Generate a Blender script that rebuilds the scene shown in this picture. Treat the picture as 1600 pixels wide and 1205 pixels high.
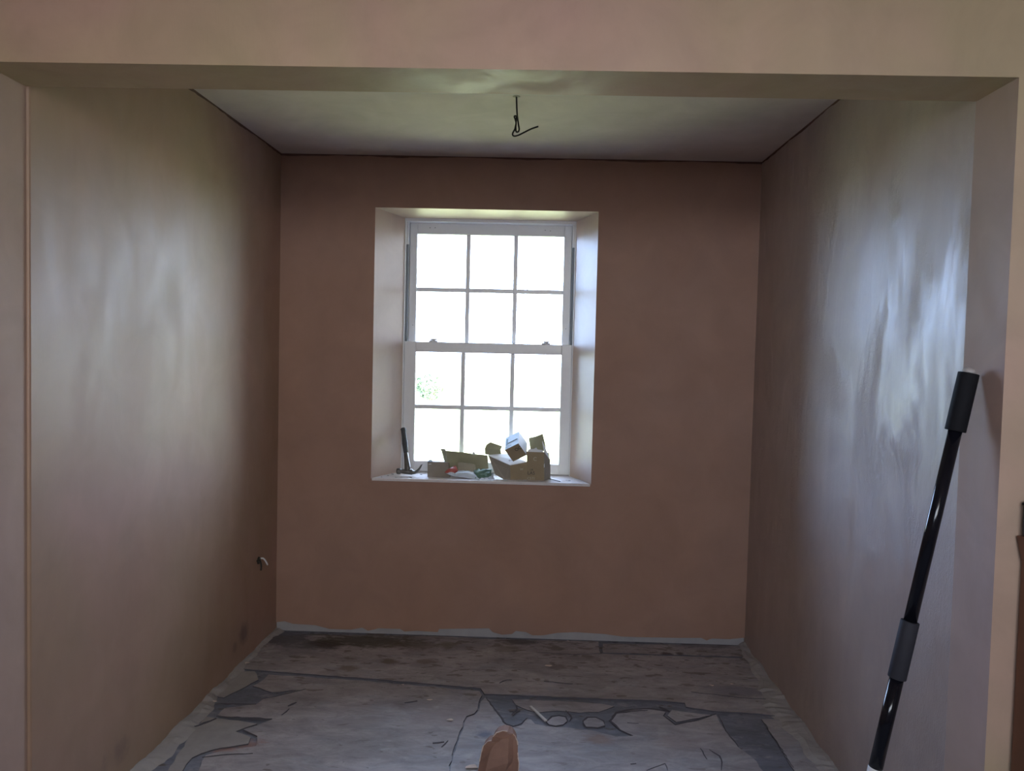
import bpy, bmesh, math, random
from mathutils import Vector, Matrix
random.seed(7)
for o in list(bpy.data.objects): bpy.data.objects.remove(o)
S = bpy.context.scene
COL = S.collection

# ---------------------------------------------------------------- camera
W, H, F = 1600.0, 1205.0, 1251.65
YAW, PITCH, ROLL, ZC = -0.0242, -0.0429, 0.0238, 1.417
fw = Vector((math.sin(YAW)*math.cos(PITCH), math.cos(YAW)*math.cos(PITCH), math.sin(PITCH)))
r0 = fw.cross(Vector((0, 0, 1))).normalized(); u0 = r0.cross(fw)
RT = r0*math.cos(ROLL) + u0*math.sin(ROLL); UP = -r0*math.sin(ROLL) + u0*math.cos(ROLL)
cd = bpy.data.cameras.new('camera'); cam = bpy.data.objects.new('camera', cd); COL.objects.link(cam)
cd.sensor_fit = 'HORIZONTAL'; cd.sensor_width = 36.0; cd.lens = 36.0*F/W; cd.clip_start = 0.02; cd.clip_end = 300
cam.matrix_world = Matrix(((RT.x, UP.x, -fw.x, 0), (RT.y, UP.y, -fw.y, 0), (RT.z, UP.z, -fw.z, ZC), (0, 0, 0, 1)))
S.camera = cam
EYE = Vector((0, 0, ZC))
def ray(x, y): return RT*((x-W/2)/F) + UP*(-(y-H/2)/F) + fw
def atX(x, y, X): r = ray(x, y); return EYE + r*(X/r.x)
def atY(x, y, Y): r = ray(x, y); return EYE + r*(Y/r.y)
def atZ(x, y, Z): r = ray(x, y); return EYE + r*((Z-ZC)/r.z)

# ---------------------------------------------------------------- world, sun, exposure
wd = bpy.data.worlds.new('sky'); S.world = wd; wd.use_nodes = True
nt = wd.node_tree; nt.nodes.clear()
bg = nt.nodes.new('ShaderNodeBackground'); wo = nt.nodes.new('ShaderNodeOutputWorld')
bg.inputs['Color'].default_value = (0.78, 0.88, 1.0, 1); bg.inputs['Strength'].default_value = 1.5
nt.links.new(bg.outputs[0], wo.inputs[0])
# clear blue sky on the left, whiter haze towards the sun on the right
tcw = nt.nodes.new('ShaderNodeTexCoord'); dt = nt.nodes.new('ShaderNodeVectorMath'); dt.operation = 'DOT_PRODUCT'; dt.inputs[1].default_value = (0.80, -0.59, 0.1)
mrw = nt.nodes.new('ShaderNodeMapRange'); mrw.inputs[1].default_value = -1; mrw.inputs[2].default_value = 1
rw = nt.nodes.new('ShaderNodeValToRGB'); ew = rw.color_ramp.elements
ew[0].position = 0.0; ew[0].color = (0.74, 1.08, 1.75, 1); ew[1].position = 1.0; ew[1].color = (1.0, 0.95, 0.88, 1)
em = ew.new(0.5); em.color = (0.73, 0.87, 1.12, 1)
nt.links.new(tcw.outputs['Generated'], dt.inputs[0]); nt.links.new(dt.outputs['Value'], mrw.inputs[0]); nt.links.new(mrw.outputs[0], rw.inputs[0]); nt.links.new(rw.outputs[0], bg.inputs['Color'])
def lamp(name, kind):
    l = bpy.data.lights.new(name, kind); o = bpy.data.objects.new(name, l); COL.objects.link(o); return o, l
so, sl = lamp('sun', 'SUN'); sl.energy = 4.5; sl.angle = 0.02; sl.color = (1.0, 0.95, 0.86)
so.rotation_euler = Vector((-0.62, 0.04, -0.75)).to_track_quat('-Z', 'Y').to_euler(); so.location = (8, 3, 10)
def portal(name, loc, dirv, sx, sy):
    o, l = lamp(name, 'AREA'); l.shape = 'RECTANGLE'; l.size = sx; l.size_y = sy
    o.location = loc; o.rotation_euler = Vector(dirv).to_track_quat('-Z', 'Z').to_euler(); l.cycles.is_portal = True
portal('window_daylight_portal', (-0.23, 4.34, 1.43), (0, -1, 0), 1.0, 1.4)
RWX, RWZ, RWW, RWH = 0.2, 1.88, 1.8, 0.7          # unseen window added behind the camera to light the header
portal('added_rear_window_portal', (RWX, -1.02, RWZ), (0, 1, 0), RWW, RWH)
S.view_settings.view_transform = 'Standard'; S.view_settings.look = 'None'
S.view_settings.gamma = 1.0; S.view_settings.use_curve_mapping = False
S.view_settings.exposure = 3.35

# ---------------------------------------------------------------- helpers
def tag(o, label=None, cat=None, group=None, kind=None):
    if label: o['label'] = label
    if cat: o['category'] = cat
    if group: o['group'] = group
    if kind: o['kind'] = kind
    return o
def obj(name, me, mat=None, parent=None):
    o = bpy.data.objects.new(name, me); COL.objects.link(o)
    if mat is not None and me is not None and not me.materials: me.materials.append(mat)
    if parent is not None: o.parent = parent
    return o
def empty(name, loc=(0, 0, 0)):
    o = bpy.data.objects.new(name, None); COL.objects.link(o); o.location = loc; o.empty_display_size = .05; return o
def pyd(name, vs, fs, smooth=False, fix=True):
    me = bpy.data.meshes.new(name); me.from_pydata([tuple(v) for v in vs], [], fs)
    if fix:
        bm = bmesh.new(); bm.from_mesh(me); bmesh.ops.recalc_face_normals(bm, faces=bm.faces); bm.to_mesh(me); bm.free()
    if smooth:
        for p in me.polygons: p.use_smooth = True
    me.update(); return me
class MB:
    def __init__(s): s.v = []; s.f = []
    def add(s, vs, fs):
        n = len(s.v); s.v += [Vector(v) for v in vs]; s.f += [tuple(i+n for i in f) for f in fs]
    def box(s, a, b):
        x0, y0, z0 = a; x1, y1, z1 = b
        s.add([(x0,y0,z0),(x1,y0,z0),(x1,y1,z0),(x0,y1,z0),(x0,y0,z1),(x1,y0,z1),(x1,y1,z1),(x0,y1,z1)],
              [(0,3,2,1),(4,5,6,7),(0,1,5,4),(1,2,6,5),(2,3,7,6),(3,0,4,7)])
    def hexa(s, p): s.add(p, [(0,3,2,1),(4,5,6,7),(0,1,5,4),(1,2,6,5),(2,3,7,6),(3,0,4,7)])
    def tube(s, pts, rad, n=12, cap=True):
        pts = [Vector(p) for p in pts]; rs = rad if isinstance(rad, (list, tuple)) else [rad]*len(pts)
        up = Vector((0.31, 0.77, 0.55)); rings = []
        for i, p in enumerate(pts):
            t = (pts[min(i+1, len(pts)-1)] - pts[max(i-1, 0)]).normalized()
            a = t.cross(up)
            if a.length < 1e-4: a = t.cross(Vector((1, 0, 0)))
            a.normalize(); b = t.cross(a); up = -a.cross(t) if False else up
            rings.append([p + a*(rs[i]*math.cos(2*math.pi*k/n)) + b*(rs[i]*math.sin(2*math.pi*k/n)) for k in range(n)])
        vs = [v for r in rings for v in r]; fs = []
        for i in range(len(pts)-1):
            for k in range(n):
                fs.append((i*n+k, i*n+(k+1) % n, (i+1)*n+(k+1) % n, (i+1)*n+k))
        if cap: fs.append(tuple(range(n))[::-1]); fs.append(tuple((len(pts)-1)*n+k for k in range(n)))
        s.add(vs, fs)
    def panel(s, q, t, nrm=None):                      # a quad (or polygon) given thickness t
        q = [Vector(v) for v in q]
        nn = nrm or (q[1]-q[0]).cross(q[-1]-q[0]).normalized()
        m = len(q); vs = q + [v + nn*t for v in q]
        s.add(vs, [tuple(range(m))[::-1], tuple(range(m, 2*m))] + [(i, (i+1) % m, m+(i+1) % m, m+i) for i in range(m)])
    def mesh(s, name='mesh', smooth=False): return pyd(name, s.v, s.f, smooth)
    def build(s, name, mat, parent=None, smooth=False, bevel=0):
        me = s.mesh(name, smooth); o = obj(name, me, mat, parent)
        if bevel:
            md = o.modifiers.new('bevel', 'BEVEL'); md.width = bevel; md.segments = 2; md.limit_method = 'ANGLE'
        return o
def smooth_path(pts, sub=6):
    P = [Vector(p) for p in pts]; out = []
    for i in range(len(P)-1):
        p0, p1, p2, p3 = P[max(i-1, 0)], P[i], P[i+1], P[min(i+2, len(P)-1)]
        for k in range(sub):
            t = k/sub
            out.append(0.5*((2*p1) + (p2-p0)*t + (2*p0-5*p1+4*p2-p3)*t*t + (3*p1-p0-3*p2+p3)*t**3))
    out.append(P[-1]); return out

# ---------------------------------------------------------------- materials
def newmat(name):
    m = bpy.data.materials.new(name); m.use_nodes = True; n = m.node_tree
    return m, n, n.nodes['Principled BSDF'], (lambda t: n.nodes.new(t)), n.links.new
def coords(n, L, N, scale=(1, 1, 1), rot=(0, 0, 0)):
    tc = N('ShaderNodeNewGeometry'); mp = N('ShaderNodeMapping'); mp.inputs['Scale'].default_value = scale; mp.inputs['Rotation'].default_value = rot
    L(tc.outputs['Position'], mp.inputs['Vector']); return mp.outputs['Vector']
def noise(N, L, vec, scale, detail=4, rough=.55, dist=0):
    x = N('ShaderNodeTexNoise'); x.inputs['Scale'].default_value = scale; x.inputs['Detail'].default_value = detail
    x.inputs['Roughness'].default_value = rough; x.inputs['Distortion'].default_value = dist
    L(vec, x.inputs['Vector']); return x.outputs['Fac']
def ramp(N, L, fac, stops, interp='LINEAR'):
    r = N('ShaderNodeValToRGB'); r.color_ramp.interpolation = interp
    e = r.color_ramp.elements
    while len(e) < len(stops): e.new(0.5)
    for i, (p, c) in enumerate(stops):
        e[i].position = p; e[i].color = (c, c, c, 1) if not isinstance(c, tuple) else (*c, 1)
    L(fac, r.inputs[0]); return r.outputs[0]
def mix(N, L, a, b, fac, mode='MIX'):
    x = N('ShaderNodeMix'); x.data_type = 'RGBA'; x.blend_type = mode
    for s, v in ((x.inputs[6], a), (x.inputs[7], b)):
        if isinstance(v, tuple): s.default_value = (*v, 1)
        else: L(v, s)
    if isinstance(fac, (int, float)): x.inputs[0].default_value = fac
    else: L(fac, x.inputs[0])
    return x.outputs[2]
def bump(N, L, b, h, strength, dist, prev=None):
    x = N('ShaderNodeBump'); x.inputs['Strength'].default_value = strength; x.inputs['Distance'].default_value = dist
    L(h, x.inputs['Height'])
    if prev is not None: L(prev, x.inputs['Normal'])
    L(x.outputs[0], b.inputs['Normal']); return x.outputs[0]
def plaster(name, c1, c2, r_lo=.38, r_hi=.6, spec=.5, streak=.25, spots=(), coat=0.0, wet=False):
    m, n, b, N, L = newmat(name)
    v = coords(n, L, N)
    big = noise(N, L, v, 1.3, 3, .5, .4); mid = noise(N, L, v, 5.0, 5, .6, .6)
    col = mix(N, L, c1, c2, ramp(N, L, big, [(.35, 0.0), (.65, 1.0)]))
    col = mix(N, L, col, ramp(N, L, mid, [(.3, .86), (.7, 1.0)]), 1.0, 'MULTIPLY')
    for (p, rad, dark) in spots:                        # damp marks, each with its own place and outline
        g = N('ShaderNodeNewGeometry'); d = N('ShaderNodeVectorMath'); d.operation = 'DISTANCE'; d.inputs[1].default_value = p
        L(g.outputs['Position'], d.inputs[0])
        wob = N('ShaderNodeMath'); wob.operation = 'MULTIPLY_ADD'; wob.inputs[1].default_value = rad*1.2; L(noise(N, L, v, 22, 3), wob.inputs[0]); L(d.outputs['Value'], wob.inputs[2])
        col = mix(N, L, (dark, dark*.66, dark*.58), col, ramp(N, L, wob.outputs[0], [(rad*1.05, 0.1), (rad*1.9, 1.0)]))
    L(col, b.inputs['Base Color'])
    sv = coords(n, L, N, (3.0, 3.0, 1.1), (0.12, 0.1, 0))
    pat = noise(N, L, sv, 1.6, 5, .6, 1.2)
    mr = N('ShaderNodeMapRange'); mr.inputs[1].default_value = .38; mr.inputs[2].default_value = .62
    mr.inputs[3].default_value = r_lo; mr.inputs[4].default_value = r_hi; L(pat, mr.inputs[0]); L(mr.outputs[0], b.inputs['Roughness'])
    b.inputs['Specular IOR Level'].default_value = spec
    p = bump(N, L, b, noise(N, L, coords(n, L, N, (1, 1, .55), (.3, .25, .1)), 3.0, 2, .4, .5), .15, .02)
    b.inputs['Coat Weight'].default_value = coat; b.inputs['Coat Roughness'].default_value = .42
    bump(N, L, b, noise(N, L, coords(n, L, N, (14, 14, 3), (.35, .3, 0)), 3.0, 6, .65, 1.0), streak, .004, p)
    if wet:                                             # patches of fine wet trowel scratches
        fine = noise(N, L, coords(n, L, N, (30, 30, 11), (.5, .2, .2)), 3.6, 5, .7, 1.6)
        msk = ramp(N, L, noise(N, L, coords(n, L, N, (1, 1.4, .8)), 2.3, 3, .6, .4), [(.46, 0.0), (.60, 1.0)])
        q = N('ShaderNodeMath'); q.operation = 'MULTIPLY'; L(fine, q.inputs[0]); L(msk, q.inputs[1])
        prev = b.inputs['Normal'].links[0].from_socket
        bump(N, L, b, q.outputs[0], .5, .008, prev)
    return m
def simple(name, col, rough=.5, metal=0, var=.15, scale=20, bmp=0.0, spec=.5):
    m, n, b, N, L = newmat(name); v = coords(n, L, N); f = noise(N, L, v, scale, 4)
    lo = tuple(c*(1-var) for c in col); hi = tuple(min(1, c*(1+var)) for c in col)
    L(mix(N, L, lo, hi, f), b.inputs['Base Color'])
    b.inputs['Roughness'].default_value = rough; b.inputs['Metallic'].default_value = metal; b.inputs['Specular IOR Level'].default_value = spec
    if bmp: bump(N, L, b, noise(N, L, v, scale*3, 5), bmp, .003)
    return m
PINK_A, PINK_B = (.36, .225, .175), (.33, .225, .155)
wx0 = -1.242
spots = [(tuple(atX(385, 990, wx0)), .05, .16), (tuple(atX(205, 1170, -1.25)), .045, .17), (tuple(atX(180, 1195, -1.25)), .035, .18), (tuple(atX(372, 1012, wx0)), .025, .18)]
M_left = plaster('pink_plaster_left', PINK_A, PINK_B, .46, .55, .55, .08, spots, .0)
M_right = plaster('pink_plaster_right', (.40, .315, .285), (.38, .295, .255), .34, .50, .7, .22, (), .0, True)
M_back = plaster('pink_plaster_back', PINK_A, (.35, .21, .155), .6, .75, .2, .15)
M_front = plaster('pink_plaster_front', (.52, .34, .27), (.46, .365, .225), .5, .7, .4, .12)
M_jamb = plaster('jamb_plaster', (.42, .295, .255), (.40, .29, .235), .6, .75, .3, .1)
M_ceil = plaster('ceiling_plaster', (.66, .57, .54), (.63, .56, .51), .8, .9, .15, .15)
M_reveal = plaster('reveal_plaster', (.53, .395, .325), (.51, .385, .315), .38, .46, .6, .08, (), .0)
M_old = simple('old_white_plaster', (.34, .335, .35), .85, 0, .2, 14, .3)
M_mortar = simple('grey_mortar', (.30, .28, .275), .9, 0, .25, 18, .4)
M_nearwall = simple('near_room_plaster', (.36, .27, .22), .7, 0, .08, 3, .1)

STAINS = [(500, 1008, .12, .07, (.05, .04, .035), .95), (575, 1002, .26, .09, (.06, .055, .04), .85), (450, 1000, .12, .10, (.08, .08, .10), .8), (810, 1003, .10, .05, (.07, .06, .06), .8), (1100, 1008, .16, .05, (.12, .11, .13), .6), (700, 1120, .16, .09, (.25, .20, .20), .5), (560, 1130, .12, .06, (.20, .18, .19), .5), (1060, 1160, .10, .06, (.27, .22, .21), .5), (1150, 1080, .14, .05, (.16, .16, .20), .6), (640, 1008, .16, .06, (.10, .08, .06), .6), (470, 1015, .12, .09, (.16, .16, .18), .6),
          (608, 1034, .05, .035, (.13, .09, .065), .8), (545, 1045, .055, .035, (.15, .115, .085), .7), (667, 1034, .05, .03, (.14, .10, .08), .7), (700, 1008, .05, .05, (.15, .13, .09), .6),
          (793, 1014, .06, .06, (.16, .14, .11), .6), (1042, 1022, .035, .022, (.06, .04, .045), .9), (1062, 1022, .022, .018, (.06, .04, .045), .9), (936, 1156, .06, .04, (.24, .16, .13), .6), (920, 1030, .10, .04, (.20, .18, .18), .6),
          (645, 1100, .10, .05, (.20, .18, .19), .5), (375, 1160, .09, .035, (.30, .17, .14), .8), (350, 1168, .06, .03, (.32, .18, .15), .7), (870, 1043, .05, .03, (.12, .09, .09), .6), (757, 1148, .03, .03, (.12, .14, .20), .8)]
def N_half(N, L, v):
    q = N('ShaderNodeMath'); q.operation = 'MULTIPLY'; q.inputs[1].default_value = .25; L(v, q.inputs[0]); return q.outputs[0]
def floor_mat(name, base, dark, blue, stain_amt):
    m, n, b, N, L = newmat(name); v = coords(n, L, N); vf = coords(n, L, N, (1, 2.2, 1))
    c = mix(N, L, base, tuple(x*.72 for x in base), ramp(N, L, noise(N, L, vf, 2.2, 5, .6, .5), [(.35, 0.0), (.65, 1.0)]))
    c = mix(N, L, c, blue, ramp(N, L, noise(N, L, vf, 4.5, 5, .65, .8), [(.5, 0.0), (.72, .55)]))
    c = mix(N, L, c, (.46, .44, .45), ramp(N, L, noise(N, L, vf, 9, 6, .7), [(.55, 0.0), (.75, .6)]))
    c = mix(N, L, c, ramp(N, L, noise(N, L, vf, 6.5, 8, .75, .6), [(.3, .62), (.62, 1.12)]), 1.0, 'MULTIPLY')
    c = mix(N, L, c, dark, ramp(N, L, noise(N, L, coords(n, L, N, (1, 1.8, 1), (0, 0, .5)), 42, 3, .5), [(.70, 0.0), (.74, .55)]))
    wobble = noise(N, L, vf, 16, 5, .7, .5)
    # dark glue spots and brown blotches, thicker towards the back wall
    sx = N('ShaderNodeSeparateXYZ'); g = N('ShaderNodeNewGeometry'); L(g.outputs['Position'], sx.inputs[0])
    ry = N('ShaderNodeMapRange'); ry.inputs[1].default_value = 3.0; ry.inputs[2].default_value = 3.9; ry.inputs[3].default_value = 0.0; ry.inputs[4].default_value = .10
    L(sx.outputs['Y'], ry.inputs[0])
    ad = N('ShaderNodeMath'); ad.operation = 'ADD'; L(noise(N, L, vf, 11, 3, .5, .3), ad.inputs[0]); L(ry.outputs[0], ad.inputs[1])
    c = mix(N, L, c, (.10, .075, .06), ramp(N, L, ad.outputs[0], [(.66, 0.0), (.70, stain_amt)]))
    ad2 = N('ShaderNodeMath'); ad2.operation = 'ADD'; L(noise(N, L, vf, 26, 3, .5, .2), ad2.inputs[0]); L(ry.outputs[0], ad2.inputs[1])
    c = mix(N, L, c, dark, ramp(N, L, ad2.outputs[0], [(.70, 0.0), (.73, stain_amt)]))
    for (px, py, rx, ry2, colr, amt) in STAINS:
        ctr = atZ(px, py, 0)
        sb = N('ShaderNodeVectorMath'); sb.operation = 'SUBTRACT'; sb.inputs[1].default_value = (ctr.x, ctr.y, 0); L(g.outputs['Position'], sb.inputs[0])
        ml = N('ShaderNodeVectorMath'); ml.operation = 'MULTIPLY'; ml.inputs[1].default_value = (1/rx, 1/ry2, 0); L(sb.outputs[0], ml.inputs[0])
        ln = N('ShaderNodeVectorMath'); ln.operation = 'LENGTH'; L(ml.outputs[0], ln.inputs[0])
        wb = N('ShaderNodeMath'); wb.operation = 'MULTIPLY_ADD'; wb.inputs[1].default_value = 2.2; L(wobble, wb.inputs[0]); L(ln.outputs['Value'], wb.inputs[2])
        c = mix(N, L, c, colr, ramp(N, L, N_half(N, L, wb.outputs[0]), [(.42, amt), (.56, 0.0)]))
    L(c, b.inputs['Base Color']); b.inputs['Roughness'].default_value = .62; b.inputs['Specular IOR Level'].default_value = .4
    bump(N, L, b, noise(N, L, vf, 30, 6, .65), .35, .004)
    return m
M_sheet = floor_mat('dusty_lino', (.37, .335, .345), (.11, .10, .11), (.28, .29, .33), .6)
M_under = floor_mat('dark_subfloor', (.19, .20, .245), (.06, .06, .08), (.13, .145, .20), .8)
M_sheet2 = floor_mat('pale_lino', (.39, .365, .385), (.12, .12, .14), (.29, .31, .36), .4)
M_crack = simple('grime_and_shade', (.085, .08, .095), .9)  # crack grime, and painted shade on sheet sides and edge lines
M_white = simple('white_window_paint', (.74, .74, .76), .35, 0, .04, 30)
M_track = simple('grey_track', (.16, .18, .21), .5)
M_dusty = simple('dusty_sill_plaster', (.66, .62, .62), .8, 0, .18, 25, .4)
M_metal = simple('grey_metal', (.45, .45, .46), .4, .8)
m, n, b, N, L = newmat('window_glass'); M_glass = m
tr = N('ShaderNodeBsdfTransparent'); gl = N('ShaderNodeBsdfGlossy'); gl.inputs['Roughness'].default_value = .02
fr = N('ShaderNodeFresnel'); fr.inputs['IOR'].default_value = 1.3; mx = N('ShaderNodeMixShader')
L(fr.outputs[0], mx.inputs[0]); L(tr.outputs[0], mx.inputs[1]); L(gl.outputs[0], mx.inputs[2]); L(mx.outputs[0], n.nodes['Material Output'].inputs['Surface'])

# ---------------------------------------------------------------- the setting
XL, XR, YB, HC = -1.242, 1.078, 3.9075, 2.35
HH, Y1, Y2 = 2.0587, 1.8556, 2.0302
XLJ = -1.30
NX0, NX1, NY0, NZ = -2.05, 1.95, -0.9, 2.45
WX0, WX1, WZ0, WZ1 = -0.779, 0.304, 0.773, 2.099      # window recess at the wall face
FX0, FX1, FZ0, FZ1, YW = -0.669, 0.210, 0.773, 2.087, 4.13
YO = 4.30
def struct(name, o_or_mb, mat=None, label=None, cat='wall', **k):
    o = o_or_mb.build(name, mat, **k) if isinstance(o_or_mb, MB) else o_or_mb
    return tag(o, label, cat, kind='structure')
# floor: dark underlayer with the sheets lying on it
mb = MB(); mb.box((NX0-.15, NY0-.15, -.12), (NX1+.15, 4.3, -.005))
floor = struct('floor', mb, M_under, 'old grey floor with torn dusty lino sheets', 'floor')
# left wall: a box whose face runs slightly outwards to the opening
mb = MB(); mb.hexa([(-1.5, Y2, -.1), (-1.292, Y2, -.1), (XL, YB+.02, -.1), (-1.5, YB+.02, -.1), (-1.5, Y2, HC), (-1.292, Y2, HC), (XL, YB+.02, HC), (-1.5, YB+.02, HC)])
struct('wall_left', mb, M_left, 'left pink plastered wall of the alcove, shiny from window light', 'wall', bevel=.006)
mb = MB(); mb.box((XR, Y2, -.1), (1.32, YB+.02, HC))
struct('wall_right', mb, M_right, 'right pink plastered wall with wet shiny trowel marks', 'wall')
# back wall with splayed window recess and ragged lower plaster edge
rag = [(426, 973), (445, 971), (458, 975), (492, 977), (515, 983), (548, 984), (566, 981), (575, 986), (592, 982), (625, 983), (632, 987), (652, 986), (684, 988), (686, 983), (764, 982), (770, 988), (784, 992), (800, 991), (806, 986), (822, 988), (832, 993), (848, 993), (872, 989), (900, 988), (945, 991), (972, 995), (1010, 996), (1060, 997), (1096, 997), (1104, 1001), (1112, 998), (1140, 999), (1160, 997)]
RP = [atY(x, y, YB) for x, y in rag]
RP = [Vector((XL-.02, YB, RP[0].z))] + [p for p in RP if XL < p.x < XR] + [Vector((XR+.02, YB, RP[-1].z))]
mb = MB()
X0, X1, ZT = XL-.02, XR+.02, HC
fr4 = [(WX0, WZ0), (WX1, WZ0), (WX1, WZ1), (WX0, WZ1)]; bk4 = [(FX0, FZ0), (FX1, FZ0), (FX1, FZ1), (FX0, FZ1)]
V = [(x, YB, z) for x, z in fr4] + [(x, YW, z) for x, z in bk4] + [(x, YO, z) for x, z in bk4]
V += [(X0, YB, ZT), (X1, YB, ZT), (X0, YO, ZT), (X1, YO, ZT), (X0, YO, -.1), (X1, YO, -.1)]     # 12..17
nr = len(RP); V += [tuple(p) for p in RP] + [(p.x, YB+.014, p.z-.002) for p in RP]               # 18.., 18+nr..
R0, Q0 = 18, 18+nr
Fc = [(0, 4, 5, 1), (1, 5, 6, 2), (2, 6, 7, 3), (3, 7, 4, 0), (4, 8, 9, 5), (5, 9, 10, 6), (6, 10, 11, 7), (7, 11, 8, 4)]
Fc += [(12, 3, 2, 13), (12, R0, 0, 3), (13, 2, 1, R0+nr-1), (1, 0, R0) + tuple(R0+i for i in range(1, nr))]
Fc += [(R0+i, Q0+i, Q0+i+1, R0+i+1) for i in range(nr-1)]
Fc += [(12, 13, 15, 14), (14, 15, 10, 11), (14, 11, 8, 16), (15, 17, 9, 10), (16, 8, 9, 17)]
me = pyd('wall_back', V, Fc)
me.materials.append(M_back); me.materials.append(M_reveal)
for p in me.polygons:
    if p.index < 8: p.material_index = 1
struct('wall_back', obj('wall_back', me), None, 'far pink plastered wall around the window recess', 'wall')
mb = MB(); mb.box((XL-.02, YB+.012, -.1), (XR+.02, YB+.05, .10))
struct('trim_1', mb, M_old, 'strip of bare whitish old plaster along the foot of the far wall', 'trim')
mb = MB(); mb.box((-1.5, Y2, HC), (1.32, YO, HC+.12))
struct('ceiling', mb, M_ceil, 'pale plastered alcove ceiling', 'ceiling')
M_joint = simple('dark_joint', (.13, .075, .055), .9, 0, .4, 25)
def joint(name, a, q, inward, label, seed):
    rnd = random.Random(seed); vs = []; fs = []; n = 70; a, q = Vector(a), Vector(q); w = Vector(inward)
    for i in range(n+1):
        p = a.lerp(q, i/n); h = .007 + .003*math.sin(i*.37+seed) + rnd.uniform(-.0015, .0025)
        vs += [p - w*.004 + Vector((0, 0, .001)), p - w*.004 + Vector((0, 0, -h)), p + w*.0015 + Vector((0, 0, -h)), p + w*.0015 + Vector((0, 0, .001))]
        if i: k = (i-1)*4; fs += [(k, k+1, k+5, k+4), (k+1, k+2, k+6, k+5), (k+2, k+3, k+7, k+6), (k+3, k, k+4, k+7)]
    tag(obj(name, pyd(name, vs, fs), M_joint), label, 'trim', kind='structure')
joint('trim_4', (XL, YB, HC), (XR, YB, HC), (0, -1, 0), 'dark ragged joint between far wall and ceiling', 1)
joint('trim_5', (-1.292, Y2, HC), (XL, YB, HC), (1, 0, 0), 'dark ragged joint between left wall and ceiling', 2)
joint('trim_6', (XR, Y2, HC), (XR, YB, HC), (-1, 0, 0), 'dark ragged joint between right wall and ceiling', 3)
# near wall with the wide opening (header and two jambs in one mesh)
mb = MB()
mb.box((NX0-.15, Y1, HH), (NX1+.15, Y2, NZ)); mb.box((NX0-.15, Y1, -.1), (XLJ, Y2, HH)); mb.box((XR, Y1, -.1), (NX1+.15, Y2, HH))
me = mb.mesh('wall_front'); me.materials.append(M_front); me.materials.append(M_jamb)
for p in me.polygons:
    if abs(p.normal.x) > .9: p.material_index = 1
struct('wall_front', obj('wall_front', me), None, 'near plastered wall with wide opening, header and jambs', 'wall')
# room the camera stands in
mb = MB(); mb.box((NX0-.15, NY0-.15, -.1), (NX0, Y1, NZ)); struct('wall_near_left', mb, M_nearwall, 'left wall of the room in front of the opening')
mb = MB(); mb.box((NX1, NY0-.15, -.1), (NX1+.15, Y1, NZ)); struct('wall_near_right', mb, M_nearwall, 'right wall of the room in front of the opening')
mb = MB(); mb.box((NX0-.15, NY0-.15, NZ), (NX1+.15, Y2, NZ+.12)); struct('ceiling_near', mb, M_nearwall, 'ceiling of the room in front of the opening', 'ceiling')
mb = MB()
a0, a1, c0, c1 = RWX-RWW/2, RWX+RWW/2, RWZ-RWH/2, RWZ+RWH/2
mb.box((NX0, NY0-.15, -.1), (a0, NY0, NZ)); mb.box((a1, NY0-.15, -.1), (NX1, NY0, NZ)); mb.box((a0, NY0-.15, -.1), (a1, NY0, c0)); mb.box((a0, NY0-.15, c1), (a1, NY0, NZ))
struct('wall_rear', mb, M_nearwall, 'unseen wall behind the viewer with a window opening added for light')
# outside ground
m, n, b, N, L = newmat('sunlit_grass'); M_grass = m; v = coords(n, L, N)
L(mix(N, L, (.22, .26, .12), (.29, .33, .17), noise(N, L, v, 3, 5)), b.inputs['Base Color']); b.inputs['Roughness'].default_value = .9
bump(N, L, b, noise(N, L, v, 60, 4), .6, .03)
mb = MB(); mb.box((-60, 4.31, -.9), (60, 90, -.35)); struct('ground', mb, M_grass, 'bright sunlit lawn outside the window', 'lawn')
mb = MB(); mb.box((-60, -60, -.9), (60, -1.06, -.35)); struct('ground_rear', mb, M_mortar, 'unseen paving added behind the viewer for bounced light without green', 'paving')  # ground added out of view so rear daylight picks up no green

# ---------------------------------------------------------------- sash window
win = tag(empty('window_1', (-.23, YW, FZ0)), 'white sash window with three by two panes in each sash', 'window', kind='structure')
def wpart(name, boxes, mat, parent=None, bevel=.0015):
    mb = MB()
    for a, c in boxes: mb.box(a, c)
    p = parent or win
    o = mb.build(name, mat, p, bevel=bevel); o.matrix_parent_inverse = Matrix.Translation(-Vector((-.23, YW, FZ0))); return o
FI0, FI1 = -.655, .197
wpart('window_frame', [((FX0-.03, YW, FZ0), (FI0-.008, YO-.02, FZ1+.03)), ((FI1+.008, YW, FZ0), (FX1+.03, YO-.02, FZ1+.03)), ((FI0-.008, YW, 2.072), (FI1+.008, YO-.02, FZ1+.03)), ((FI0-.008, YW+.045, FZ0-.02), (FI1+.008, YO+.04, FZ0+.012))], M_white)
wpart('outer_stop', [((FI0-.010, YW+.104, FZ0+.01), (FI0+.022, YO-.021, 2.08)), ((FI1-.022, YW+.104, FZ0+.01), (FI1+.010, YO-.021, 2.08))], M_white)
for x in (FI0, FI1):                                    # side channels beside the upper sash
    s = 1 if x < 0 else -1
    wpart('track', [((min(x-s*.008, x+s*.003), YW+.018, 1.455), (max(x-s*.008, x+s*.003), YW+.034, 1.955))], M_track)
    wpart('track_cover', [((min(x-s*.008, x+s*.004), YW+.016, 1.956), (max(x-s*.008, x+s*.004), YW+.034, 2.072))], M_white)
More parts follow.
